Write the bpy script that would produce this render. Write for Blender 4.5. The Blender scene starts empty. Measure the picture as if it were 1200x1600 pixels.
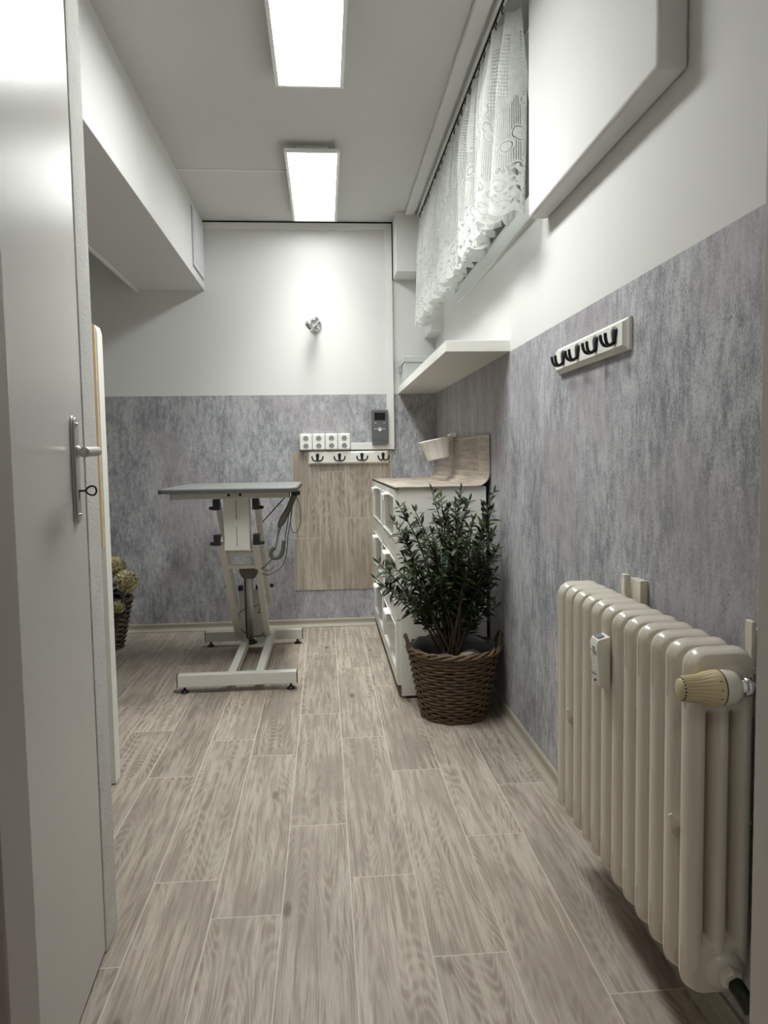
import bpy, bmesh, math, random
from mathutils import Vector, Matrix
PI = math.pi
sc = bpy.context.scene
COL = sc.collection
# ------------------------------------------------------------------ camera, world, exposure
H = 1.0736
yaw, pitch, roll = math.radians(4.499), math.radians(4.0832), math.radians(-0.9093)
fw = Vector((math.sin(yaw)*math.cos(pitch), math.cos(yaw)*math.cos(pitch), -math.sin(pitch)))
rt = Vector((math.cos(yaw), -math.sin(yaw), 0)); up = rt.cross(fw)
r2 = rt*math.cos(roll)+up*math.sin(roll); u2 = -rt*math.sin(roll)+up*math.cos(roll)
cd = bpy.data.cameras.new('camera'); cam = bpy.data.objects.new('camera', cd); COL.objects.link(cam)
cd.sensor_fit = 'VERTICAL'; cd.sensor_height = 24; cd.lens = 24*1170.07/1600; cd.clip_start = .02
M = Matrix((r2, u2, -fw)).transposed().to_4x4(); M.translation = (0, 0, H); cam.matrix_world = M
sc.camera = cam
w = bpy.data.worlds.new('world'); sc.world = w; w.use_nodes = True
w.node_tree.nodes['Background'].inputs[0].default_value = (.62, .8, .85, 1)
w.node_tree.nodes['Background'].inputs[1].default_value = .22
vs = sc.view_settings; vs.view_transform = 'Standard'; vs.look = 'None'; vs.gamma = 1; vs.use_curve_mapping = False
vs.exposure = 0.26
PANEL = (25.0, 11.5)    # radiance of the two diffusers (near, far)
LAMP_W = (8.0, 9.5)    # watts of each LED panel's downward beam (spread-limited like a louvred panel)
SPREAD = (125, 92)
HALL_W = 5.0            # assumed fill light added behind the camera to brighten the foreground
try:
    sc.cycles.max_bounces = 12; sc.cycles.diffuse_bounces = 8; sc.cycles.transparent_max_bounces = 24
    sc.cycles.caustics_reflective = False; sc.cycles.sample_clamp_indirect = 8
except Exception: pass

# ------------------------------------------------------------------ node helpers
class NT:
    def __init__(s, name, rough=.5, metal=0., spec=.5):
        s.m = bpy.data.materials.new(name); s.m.use_nodes = True
        s.t = s.m.node_tree; s.n = s.t.nodes; s.b = s.n['Principled BSDF']
        s.set(s.b, 'Roughness', rough); s.set(s.b, 'Metallic', metal); s.set(s.b, 'Specular IOR Level', spec)
    def set(s, node, key, v):
        if v is None: return
        inp = node.inputs[key]
        if hasattr(v, 'is_output'): s.t.links.new(v, inp)
        elif isinstance(v, tuple) and len(v) == 3 and inp.type == 'RGBA': inp.default_value = (*v, 1)
        else: inp.default_value = v
    def math(s, op, a, b=0., c=None, clamp=False):
        n = s.n.new('ShaderNodeMath'); n.operation = op; n.use_clamp = clamp
        s.set(n, 0, a); s.set(n, 1, b)
        if c is not None: s.set(n, 2, c)
        return n.outputs[0]
    def ss(s, v, lo, hi, a=0., b=1.):
        n = s.n.new('ShaderNodeMapRange'); n.interpolation_type = 'SMOOTHSTEP'
        s.set(n, 0, v); s.set(n, 1, lo); s.set(n, 2, hi); s.set(n, 3, a); s.set(n, 4, b); return n.outputs[0]
    def mix(s, f, a, b, mode='MIX'):
        n = s.n.new('ShaderNodeMix'); n.data_type = 'RGBA'; n.blend_type = mode
        s.set(n, 'Factor', f)
        for key, v in ((6, a), (7, b)):
            s.set(n, key, v)
        return n.outputs[2]
    def pos(s): return s.n.new('ShaderNodeNewGeometry').outputs['Position']
    def obj(s): return s.n.new('ShaderNodeTexCoord').outputs['Object']
    def uv(s, name):
        n = s.n.new('ShaderNodeUVMap'); n.uv_map = name; return n.outputs[0]
    def sep(s, v):
        n = s.n.new('ShaderNodeSeparateXYZ'); s.set(n, 0, v); return n.outputs
    def comb(s, x, y, z=0.):
        n = s.n.new('ShaderNodeCombineXYZ'); s.set(n, 0, x); s.set(n, 1, y); s.set(n, 2, z); return n.outputs[0]
    def map(s, v, sca=(1, 1, 1), loc=(0, 0, 0)):
        n = s.n.new('ShaderNodeMapping'); s.set(n, 0, v); n.inputs[1].default_value = loc; n.inputs[3].default_value = sca; return n.outputs[0]
    def noise(s, v, scale=5., det=2., rough=.5, dist=0.):
        n = s.n.new('ShaderNodeTexNoise'); s.set(n, 'Vector', v); s.set(n, 'Scale', scale); s.set(n, 'Detail', det)
        s.set(n, 'Roughness', rough); s.set(n, 'Distortion', dist); return n.outputs[0]
    def voro(s, v, scale=5., out='Distance', feature='F1'):
        n = s.n.new('ShaderNodeTexVoronoi'); n.feature = feature; s.set(n, 'Vector', v); s.set(n, 'Scale', scale); return n.outputs[out]
    def bump(s, h, strength=.3, dist=.01):
        n = s.n.new('ShaderNodeBump'); s.set(n, 'Height', h); s.set(n, 'Strength', strength); s.set(n, 'Distance', dist)
        s.set(s.b, 'Normal', n.outputs[0])
    def col(s, c): s.set(s.b, 'Base Color', c)

def plain(name, c, rough=.5, metal=0., bump=0., bscale=60, var=.05, spec=.5):
    s = NT(name, rough, metal, spec)
    p = s.obj(); n = s.noise(p, bscale/8, 3)
    d = tuple(x*(1-var) for x in c); e = tuple(min(1, x*(1+var)) for x in c)
    s.col(s.mix(n, d, e))
    if bump: s.bump(s.noise(p, bscale, 4), bump, .002)
    return s.m

M_white = plain('painted_white_plaster', (.685, .685, .67), .85, bump=.25, bscale=70, var=.02)
M_ceil = plain('ceiling_paint', (.58, .58, .565), .9, bump=.1, bscale=50, var=.02)
M_rough = plain('rough_plaster', (.60, .60, .57), .9, bump=1., bscale=150, var=.12)
M_door = plain('door_paint', (.56, .55, .525), .27, bump=.14, bscale=300, var=.015, spec=.38)
M_jamb = plain('jamb_paint', (.46, .43, .40), .45, var=.02)
M_wplastic = plain('white_plastic', (.80, .80, .77), .35, var=.01)
M_duct = plain('duct_plastic', (.74, .745, .72), .45, var=.01)
M_lacq = plain('white_lacquer', (.74, .735, .68), .38, var=.01)
M_handle = plain('white_handle', (.86, .86, .83), .3, var=.01)
M_cream = plain('cream_enamel', (.66, .615, .53), .22, bump=.25, bscale=110, var=.03)
M_black = plain('black_plastic', (.012, .012, .013), .4)
M_gap = plain('gap_shade_black', (.008, .008, .008), .9)  # near-black painted in for the shade inside narrow gaps
M_tfr = plain('table_white_enamel', (.66, .65, .60), .35, var=.02)
M_rubber = plain('grey_rubber_mat', (.19, .192, .182), .38, bump=.3, bscale=300)
M_edge = plain('grey_rubber_edge', (.075, .078, .072), .5)
M_chrome = plain('chrome', (.75, .75, .74), .12, 1.)
M_alu = plain('satin_aluminium', (.55, .545, .53), .35, .9)
M_steel = plain('dull_steel', (.45, .45, .42), .4, .8)
M_iron = plain('black_iron', (.018, .018, .02), .32, .4)
M_grey = plain('slate_grey_plastic', (.115, .12, .118), .4)
M_screen = plain('dark_screen', (.004, .005, .006), .08)
M_mark = plain('printed_mark', (.7, .7, .7), .5)
M_felt = plain('grey_felt', (.42, .43, .43), .95, bump=.6, bscale=500, var=.15)
M_olivedk = plain('dark_olive_plastic', (.085, .09, .06), .5)
M_cord = plain('grey_cord', (.10, .10, .085), .5)
M_wicker = plain('wicker', (.15, .095, .05), .5, bump=.5, bscale=260, var=.7)
M_wicker_d = plain('dark_wicker', (.075, .05, .035), .6, bump=.5, bscale=200, var=.5)
M_liner = plain('liner_plastic', (.07, .07, .072), .35, bump=.5, bscale=30)
M_stone = plain('stone', (.30, .25, .19), .8, bump=.5, bscale=60, var=.25)
M_soil = plain('soil', (.03, .022, .015), .95, bump=1, bscale=80)
M_bark = plain('bark', (.10, .072, .045), .8, bump=.5, bscale=150, var=.3)
M_fruit = plain('olive_fruit', (.012, .008, .012), .25)
M_yellow = plain('yellowed_plastic', (.60, .51, .31), .35, var=.03)
M_cardw = plain('lit_cream_facing', (.74, .56, .33), .55, var=.06)
M_brown = plain('dark_brown_wood', (.045, .025, .015), .5)
M_brass = plain('green_brass', (.035, .045, .03), .35, .5)
M_pipe = plain('rusty_pipe', (.16, .09, .05), .5, .3)
M_bb = plain('vinyl_skirting', (.36, .33, .265), .45, bump=.2, var=.06)
M_sash = plain('window_frame_plastic', (.62, .64, .62), .35, var=.02)
M_vent = plain('access_panel_paint', (.70, .70, .74), .5, var=.01)
M_lcd = plain('meter_display', (.20, .24, .28), .2)
M_frost = plain('frosted_glass', (.31, .32, .29), .16, var=.04)
def leafmat(name, a, b):
    s = NT(name, .55); at = s.n.new('ShaderNodeAttribute'); at.attribute_name = 'tone'
    s.col(s.mix(at.outputs['Fac'], a, b)); return s.m
M_leaf = leafmat('olive_leaf', (.008, .017, .007), (.060, .105, .020))
M_hleaf = leafmat('broad_leaf', (.008, .02, .01), (.015, .04, .018))
M_petal = leafmat('hydrangea_petal', (.27, .27, .10), (.50, .37, .27))

def emis(name, c, st):
    s = NT(name); e = s.n.new('ShaderNodeEmission'); s.set(e, 0, c); s.set(e, 1, st)
    s.t.links.new(e.outputs[0], s.n['Material Output'].inputs[0]); return s.m
M_panel = [emis('led_diffuser', (.98, 1., .975), q) for q in PANEL]
hl = bpy.data.lights.new('hall_fill', 'AREA'); hl.shape = 'DISK'; hl.size = .35; hl.energy = HALL_W; hl.color = (1., .9, .78)
ho = bpy.data.objects.new('hall_fill', hl); COL.objects.link(ho); ho.location = (-.2, -.6, 2.45)  # unseen warm light, added to lift the near part of the room

def glassmat():
    s = NT('window_glass', .05); s.set(s.b, 'Roughness', .04); s.col((.02, .03, .03))
    tr = s.n.new('ShaderNodeBsdfTransparent'); s.set(tr, 0, (.6, .68, .68))
    gl = s.n.new('ShaderNodeBsdfGlossy'); s.set(gl, 1, .05)
    n = s.n.new('ShaderNodeBump'); s.set(n, 0, .5); s.set(n, 1, .02); s.set(n, 'Height', s.voro(s.obj(), 55.)); s.set(gl, 'Normal', n.outputs[0])
    mx = s.n.new('ShaderNodeMixShader'); s.set(mx, 0, .22); s.t.links.new(tr.outputs[0], mx.inputs[1]); s.t.links.new(gl.outputs[0], mx.inputs[2])
    s.t.links.new(mx.outputs[0], s.n['Material Output'].inputs[0]); return s.m
M_glass = glassmat()

def concrete(s, p):
    """grey concrete-look wallpaper with vertical streaks"""
    a = s.noise(s.map(p, (1, 1, .45)), 9, 5, .66)
    b = s.noise(s.map(p, (1, 1, .38)), 48, 4, .72)
    c = s.noise(s.map(p, (1, 1, .7)), 210, 3, .7)
    big = s.noise(p, 2.2, 3)
    v = s.math('ADD', s.math('MULTIPLY', a, .30), s.math('ADD', s.math('MULTIPLY', b, .34), s.math('MULTIPLY', c, .36)))
    col = s.mix(s.ss(v, .395, .605), (.185, .19, .208), (.525, .532, .550))
    col = s.mix(s.ss(big, .45, .62, 0, .5), col, (.36, .318, .338))
    pit = s.math('MULTIPLY', s.ss(s.noise(s.map(p, (1, 1, .8)), 105, 3, .65), .60, .67), s.ss(s.noise(p, 11, 3, .6), .50, .60))
    col = s.mix(s.math('MULTIPLY', pit, .75), col, (.085, .085, .095))
    return col, s.math('SUBTRACT', v, s.math('MULTIPLY', pit, .4))
def papered():
    s = NT('papered_wall', .7)
    p = s.pos(); z = s.sep(p)[2]
    col, h = concrete(s, p)
    isw = s.math('GREATER_THAN', z, 1.4826)
    s.col(s.mix(isw, col, (.685, .685, .67)))
    s.set(s.b, 'Roughness', s.math('MULTIPLY_ADD', isw, .2, .62))
    s.bump(s.math('MULTIPLY', h, s.math('SUBTRACT', 1., isw)), .35, .003)
    return s.m
M_paper = papered()

PL, PW = .97, .1667
def planks():
    s = NT('plank_vinyl', .42)
    g = s.uv('grain'); e = s.sep(s.uv('edge'))
    at = s.n.new('ShaderNodeAttribute'); at.attribute_name = 'tone'; tone = at.outputs['Fac']
    wr = s.math('MULTIPLY_ADD', s.noise(s.map(g, (4., 22., 1)), 1.6, 2, .5), .05, s.noise(s.map(g, (.55, 3.6, 1)), 1.7, 1.2, .35, 0.))
    ring = s.math('PINGPONG', s.math('MULTIPLY', wr, 44.), .5)
    ring = s.ss(ring, .0, .42)
    fib = s.noise(s.map(g, (9, 260, 1)), 1.6, 3, .65)
    fib2 = s.noise(s.map(g, (2.2, 38, 1)), 1.5, 3, .6)
    blot = s.noise(s.map(g, (2., 5., 1)), 1.4, 3, .5)
    c = s.mix(s.ss(fib2, .37, .63), (.265, .215, .172), (.465, .41, .345))
    c = s.mix(s.math('MULTIPLY', s.math('SUBTRACT', 1., ring), .42), c, (.54, .485, .415))
    c = s.mix(s.ss(fib, .42, .7, 0, .40), c, (.205, .16, .125))
    c = s.mix(s.ss(blot, .46, .66, 0, .55), c, (.265, .222, .185))
    kn = s.voro(s.map(g, (1.5, 4.2, 1)), 1.35)
    c = s.mix(s.ss(kn, .035, .10, .75, 0.), c, (.12, .085, .06))
    t = s.math('MULTIPLY_ADD', tone, .30, .83)
    c = s.mix(1., c, s.comb(t, t, t), 'MULTIPLY')
    ex = s.math('MULTIPLY', s.math('PINGPONG', e[0], .5), PL); ey = s.math('MULTIPLY', s.math('PINGPONG', e[1], .5), PW)
    seam = s.ss(s.math('MINIMUM', ex, ey), .0012, .0022, 1., 0.)
    c = s.mix(s.math('MULTIPLY', seam, .72), c, (.60, .56, .49))
    s.col(c)
    s.set(s.b, 'Roughness', s.math('MULTIPLY_ADD', fib2, .18, .36))
    s.bump(s.math('SUBTRACT', s.math('MULTIPLY', fib, .5), seam), .25, .0012)
    return s.m
M_plank = planks()

def lacemat():
    s = NT('lace', .8); s.col((.86, .87, .85))
    uv = s.uv('cloth'); q = s.sep(uv); u, v = q[0], q[1]
    def band(lo, hi): return s.math('MULTIPLY', s.math('GREATER_THAN', v, lo), s.math('LESS_THAN', v, hi))
    su = s.math('SINE', s.math('MULTIPLY', u, 2*PI/.011)); sv = s.math('SINE', s.math('MULTIPLY', v, 2*PI/.0115))
    grid = s.math('MULTIPLY', s.math('GREATER_THAN', su, .05), s.math('GREATER_THAN', sv, -.1))
    # ladder columns only in alternating stripes
    stripe = s.math('GREATER_THAN', s.math('SINE', s.math('MULTIPLY', u, 2*PI/.085)), -.1)
    h1 = s.math('MULTIPLY', s.math('MULTIPLY', grid, stripe), band(.07, .27))
    lines = s.math('GREATER_THAN', s.math('SINE', s.math('MULTIPLY', u, 2*PI/.0065)), .35)
    fl = s.voro(uv, 15.); rg = s.math('GREATER_THAN', fl, .42)
    h2 = s.math('MULTIPLY', s.math('MULTIPLY', lines, rg), band(.27, .50))
    ring = s.math('MULTIPLY', s.math('GREATER_THAN', fl, .30), s.math('LESS_THAN', fl, .345))
    v2 = s.voro(uv, 46.); h3 = s.math('MULTIPLY', s.math('LESS_THAN', v2, .30), band(.47, .64))
    h4 = s.math('MULTIPLY', ring, band(.25, .62))
    hole = s.math('MAXIMUM', s.math('MAXIMUM', h1, h2), s.math('MAXIMUM', h3, h4))
    tr = s.n.new('ShaderNodeBsdfTransparent'); tl = s.n.new('ShaderNodeBsdfTranslucent'); s.set(tl, 0, (.78, .80, .78))
    df = s.n.new('ShaderNodeBsdfDiffuse'); s.set(df, 0, (.76, .77, .75))
    m1 = s.n.new('ShaderNodeMixShader'); s.set(m1, 0, .25); s.t.links.new(df.outputs[0], m1.inputs[1]); s.t.links.new(tl.outputs[0], m1.inputs[2])
    thin = s.noise(uv, 60., 2); base = s.ss(thin, .35, .7, .02, .14)
    a = s.math('MAXIMUM', base, s.math('MULTIPLY', hole, .88))
    m2 = s.n.new('ShaderNodeMixShader'); s.set(m2, 0, a); s.t.links.new(m1.outputs[0], m2.inputs[1]); s.t.links.new(tr.outputs[0], m2.inputs[2])
    s.t.links.new(m2.outputs[0], s.n['Material Output'].inputs[0]); return s.m
M_lace = lacemat()

# ------------------------------------------------------------------ mesh helpers
ORIG = {}
class MB:
    def __init__(s): s.v = []; s.f = []; s.uv = {}; s.tone = []
    def _a(s, vs, fs):
        k = len(s.v); s.v += [Vector(p) for p in vs]; s.f += [tuple(k+i for i in f) for f in fs]; return s
    def box(s, x0, x1, y0, y1, z0, z1):
        p = [(x, y, z) for z in (z0, z1) for y in (y0, y1) for x in (x0, x1)]
        return s._a(p, [(0, 2, 3, 1), (4, 5, 7, 6), (0, 1, 5, 4), (2, 6, 7, 3), (0, 4, 6, 2), (1, 3, 7, 5)])
    def prism(s, poly, axis, a, b):
        """poly 2D points in the plane of the other two axes, extruded along axis from a to b"""
        def mk(p, t):
            q = list(p); q.insert(axis, t); return q
        n = len(poly)
        return s._a([mk(p, a) for p in poly]+[mk(p, b) for p in poly],
                    [tuple(range(n))[::-1], tuple(range(n, 2*n))]+[(i, (i+1) % n, n+(i+1) % n, n+i) for i in range(n)])
    def loops(s, L, cap=True):
        n = len(L[0]); k = [p for l in L for p in l]; fs = []
        for j in range(len(L)-1):
            for i in range(n): fs.append((j*n+i, j*n+(i+1) % n, (j+1)*n+(i+1) % n, (j+1)*n+i))
        if cap: fs += [tuple(range(n))[::-1], tuple((len(L)-1)*n+i for i in range(n))]
        return s._a(k, fs)
    def tube(s, pts, r, n=8, cap=True, closed=False, flat=1.):
        pts = [Vector(p) for p in pts]; L = []; m = len(pts)
        rr = r if isinstance(r, (list, tuple)) else [r]*m
        ref = None
        for i, p in enumerate(pts):
            a = pts[(i-1) % m] if (closed or i > 0) else p; b = pts[(i+1) % m] if (closed or i < m-1) else p
            t = (b-a).normalized()
            if ref is None: ref = Vector((0, 0, 1)) if abs(t.z) < .9 else Vector((1, 0, 0))
            x = (ref-t*ref.dot(t)).normalized(); y = t.cross(x); ref = x
            L.append([p+(x*math.cos(2*PI*k/n)+y*math.sin(2*PI*k/n)*flat)*rr[i] for k in range(n)])
        if closed: L.append(L[0]); return s.loops(L, False)
        return s.loops(L, cap)
    def cyl(s, a, b, r, r1=None, n=20): return s.tube([a, b], [r, r if r1 is None else r1], n)
    def lathe(s, prof, o, axis=(0, 0, 1), n=32, cap=True):
        """prof: list of (radius, distance along axis)"""
        ax = Vector(axis).normalized(); ref = Vector((0, 0, 1)) if abs(ax.z) < .9 else Vector((1, 0, 0))
        x = (ref-ax*ref.dot(ax)).normalized(); y = ax.cross(x); o = Vector(o)
        return s.loops([[o+ax*d+(x*math.cos(2*PI*k/n)+y*math.sin(2*PI*k/n))*r for k in range(n)] for r, d in prof], cap)
    def ball(s, c, r, sx=1, sy=1, sz=1, n=12):
        L = []
        for j in range(1, n):
            t = PI*j/n; L.append([(c[0]+sx*r*math.sin(t)*math.cos(2*PI*k/(2*n)), c[1]+sy*r*math.sin(t)*math.sin(2*PI*k/(2*n)), c[2]+sz*r*math.cos(t)) for k in range(2*n)])
        return s.loops(L, True)
    def quad(s, a, b, c, d): return s._a([a, b, c, d], [(0, 1, 2, 3)])
    def rot(s, start, origin, axis, ang):
        R = Matrix.Rotation(ang, 3, axis); o = Vector(origin)
        for i in range(start, len(s.v)): s.v[i] = R @ (s.v[i]-o)+o
        return s

def obj(name, mb, mat, parent=None, smooth=False, bevel=0., seg=2, sub=0, fix=True):
    o0 = ORIG.get(parent.name, Vector((0, 0, 0))) if parent else Vector((0, 0, 0))
    me = bpy.data.meshes.new(name)
    me.from_pydata([tuple(v-o0) for v in mb.v], [], mb.f)
    if fix:
        b = bmesh.new(); b.from_mesh(me); bmesh.ops.recalc_face_normals(b, faces=b.faces); b.to_mesh(b and me); b.free()
    me.materials.append(mat)
    for nm, data in mb.uv.items():
        l = me.uv_layers.new(name=nm)
        for i, d in enumerate(data): l.data[i].uv = d
    if mb.tone:
        a = me.attributes.new('tone', 'FLOAT', 'FACE')
        for i, t in enumerate(mb.tone): a.data[i].value = t
    if smooth:
        for p in me.polygons: p.use_smooth = True
    o = bpy.data.objects.new(name, me); COL.objects.link(o)
    if parent: o.parent = parent
    ORIG[o.name] = o0
    if bevel:
        m = o.modifiers.new('b', 'BEVEL'); m.width = bevel; m.segments = seg; m.limit_method = 'ANGLE'; m.angle_limit = .6
        if not smooth:
            for p in me.polygons: p.use_smooth = True
            try: m.harden_normals = True
            except Exception: pass
    if sub:
        m = o.modifiers.new('s', 'SUBSURF'); m.levels = sub; m.render_levels = sub
    return o
def tag(o, label, cat, group=None):
    o['label'] = label; o['category'] = cat
    if group: o['group'] = group
    return o
def thing(name, label, cat, loc, group=None):
    o = bpy.data.objects.new(name, None); COL.objects.link(o); o.location = loc; o.empty_display_size = .05
    ORIG[o.name] = Vector(loc); return tag(o, label, cat, group)
def struct(name, mb, mat, **k):
    o = obj(name, mb, mat, **k)
    if not k.get('parent'): o['kind'] = 'structure'
    return o
def smoothpath(pts, n=8):
    P = [Vector(p) for p in pts]; P = [P[0]*2-P[1]]+P+[P[-1]*2-P[-2]]; out = []
    for i in range(1, len(P)-2):
        for k in range(n):
            t = k/n; a, b, c, d = P[i-1:i+3]
            out.append(.5*((2*b)+(c-a)*t+(2*a-5*b+4*c-d)*t*t+(3*b-a-3*c+d)*t**3))
    return out+[P[-2]]

# ------------------------------------------------------------------ room
CZ, BY, WX = 2.545, 4.79, .733       # ceiling height, back wall, right wall; back-wall parts baked after scaling about the camera
KY, KX = 2.905, .720                 # the right wall kinks slightly beyond KY and ends at KX on the back wall
def wx(y): return WX if y <= KY else WX+(KX-WX)*(y-KY)/(BY-KY)

def plank_rect(mb, cells, place, L=PL, W=PW):
    """cells: (a0,a1,b0,b1,startA,startB,seed) in plank space; place(a,b)->xyz"""
    for a0, a1, b0, b1, sa, sb, seed in cells:
        rr = random.Random(seed); ox, oy = rr.uniform(0, 40), rr.uniform(0, 40); t = rr.random()
        fl = rr.choice((1, -1))
        mb._a([place(a, b) for a, b in ((a0, b0), (a1, b0), (a1, b1), (a0, b1))], [(0, 1, 2, 3)])
        for a, b in ((a0, b0), (a1, b0), (a1, b1), (a0, b1)):
            mb.uv.setdefault('grain', []).append((fl*(a-sa)+ox, (b-sb)+oy)); mb.uv.setdefault('edge', []).append(((a-sa)/L, (b-sb)/W))
        mb.tone.append(t)
fl = MB(); cells = []
offs = {-1: 2.144, 0: 1.856, 1: 1.531, 2: 2.033, 3: 2.354, 4: 1.7, 5: 2.1, -2: 2.687, -3: 2.853, -4: 1.566, -5: 2.989, -6: 3.307, -7: 3.603, -8: 1.9, -9: 2.2, -10: 2.7, -11: 3.1, -12: 1.8, -13: 2.4}
for k in range(-13, 6):
    b0 = .044+PW*k; st = offs[k] % PL - 3*PL
    while st < BY+.1:
        a0, a1 = max(st, -1.6), min(st+PL, BY+.1)
        if a1 > a0: cells.append((a0, a1, b0, b0+PW, st, b0, int(k*1000+round(st*100))))
        st += PL
plank_rect(fl, cells, lambda a, b: (b, a, 0.))
struct('floor', fl, M_plank, fix=False)
floor_slab = MB().box(-2.13, 1.05, -1.6, BY+.3, -.12, -.002); o = struct('floor', floor_slab, M_bb)

struct('ceiling', MB().box(-2.1, 1.1, -1.6, BY+.3, CZ, CZ+.2), M_ceil)
struct('wall_back', MB().box(-2.1, 1.1, BY, BY+.25, 0, CZ), M_paper)
# right wall with the window opening
WY0, WY1, WZ0, WZ1 = 2.43, 4.09, 1.887, 2.50
wr = MB(); T = 1.05
wr.box(WX, T, -1.6, WY0, 0, CZ)
wr.box(WX, T, WY0, KY, 0, WZ0); wr.box(WX, T, WY0, KY, WZ1, CZ)
def seg(y0, y1, z0, z1): wr.prism([(wx(y0), y0), (wx(y1), y1), (T, y1), (T, y0)], 2, z0, z1)
seg(KY, WY1, 0, WZ0); seg(KY, WY1, WZ1, CZ); seg(WY1, BY, 0, CZ)
struct('wall_right', wr, M_paper)
struct('wall_left', MB().box(-2.1, -1.95, 1.66, BY, 0, CZ), M_paper)
struct('wall_front', MB().box(-1.95, -.600, 1.615, 1.705, 0, CZ), M_white)
struct('wall_corner', MB().box(-.600, -.4985, 1.6165, 1.705, 0, CZ), M_rough, bevel=.004)
struct('wall_side', MB().box(-.72, -.60, .90, 1.615, 0, CZ), M_white)
# wall with the doorway the photo is taken through
hw = MB(); hw.box(-1.3, -.40, .82, .90, 0, CZ); hw.box(.585, WX, .82, .90, 0, CZ); hw.box(-.40, .585, .82, .90, 2.06, CZ)
struct('wall_near', hw, M_white)
struct('trim_1', MB().box(-.40, -.36, .818, .902, 0, 2.06), M_jamb, bevel=.003)
struct('trim_2', MB().box(.545, .585, .818, .902, 0, 2.06), M_jamb, bevel=.003)
struct('trim_3', MB().box(-.36, .545, .818, .902, 2.02, 2.06), M_jamb)
struct('trim_4', MB().box(-.45, -.375, .80, .818, 0, 2.1), M_brown)
struct('wall_hall_left', MB().box(-1.4, -1.3, -1.6, .82, 0, CZ), M_white)
struct('wall_hall_back', MB().box(-1.4, WX, -1.7, -1.6, 0, CZ), M_white)
# ceiling beam / soffit on the left
SX = -.713
struct('trim_5', MB().box(-1.12, SX, 1.705, BY, 2.124, CZ), M_white, bevel=.003)
struct('trim_6', MB().box(-1.135, -1.112, 1.705, BY, 2.118, 2.16), M_wplastic, bevel=.003)
# bulkheads in the corner by the window, casing high on the right wall
struct('trim_7', MB().box(.457, WX, 4.57, BY, 2.194, CZ), M_white, bevel=.004)
struct('trim_8', MB().box(.651, WX, 4.48, BY, 1.828, 2.194), M_white, bevel=.004)
bxm = MB().box(.668, WX, 1.478, 2.415, 1.830, CZ); struct('trim_9', bxm, M_white, bevel=.012, seg=3)
struct('trim_10', MB().box(.514, .569, .90, 4.57, CZ-.022, CZ), M_white, bevel=.005)
struct('trim_11', MB().box(SX, -.15, 3.945, 3.957, CZ-.006, CZ), M_duct)
# skirting: cove profile
prof = [(0, 0), (.030, 0), (.030, .004), (.014, .014), (.010, .022), (.010, .045), (.007, .050), (0, .050)]
struct('baseboard_right', MB().prism([(WX-a, z) for a, z in prof], 1, .90, KY).loops([[(WX-a, KY, z) for a, z in prof], [(KX-a, BY, z) for a, z in prof]]), M_bb)
struct('baseboard_back', MB().prism([(BY-a, z) for a, z in prof], 0, -1.95, KX), M_bb)
struct('baseboard_left', MB().prism([(-1.95+a, z) for a, z in prof], 1, 1.705, BY), M_bb)

# ------------------------------------------------------------------ window
win = bpy.data.objects.new('window_1', None); COL.objects.link(win); win.location = (WX, 3.26, WZ0); win['kind'] = 'structure'; ORIG['window_1'] = Vector(win.location)
f = MB(); fx0, fx1 = .716, .80
f.box(fx0, fx1, WY0, WY1, WZ0-.004, WZ0+.062); f.box(fx0, fx1, WY0, WY1, WZ1-.05, WZ1)
f.box(fx0, fx1, WY0, WY0+.045, WZ0+.062, WZ1-.05); f.box(fx0, fx1, WY1-.055, WY1, WZ0+.062, WZ1-.05)
for y in (3.345, 2.86): f.box(fx0, fx1, y-.03, y+.03, WZ0+.062, WZ1-.05)
obj('window_frame', f, M_sash, win, bevel=.004)
for y0, y1, tilt in ((WY0+.05, 2.825, .13), (2.895, 3.31, .13), (3.38, WY1-.06, .0)):
    z0, z1 = WZ0+.066, WZ1-.055; x0, x1 = .735, .765
    s_ = MB(); wd = .032
    s_.box(x0, x1, y0, y1, z0, z0+wd); s_.box(x0, x1, y0, y1, z1-wd, z1); s_.box(x0, x1, y0, y0+wd, z0+wd, z1-wd); s_.box(x0, x1, y1-wd, y1, z0+wd, z1-wd)
    s_.rot(0, (x1, 0, z0), 'Y', -tilt)
    so = obj('sash', s_, M_sash, win, bevel=.003)
    p_ = MB().box(.748, .752, y0+wd, y1-wd, z0+wd, z1-wd); p_.rot(0, (x1, 0, z0), 'Y', -tilt)
    obj('pane', p_, M_glass, so)

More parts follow.
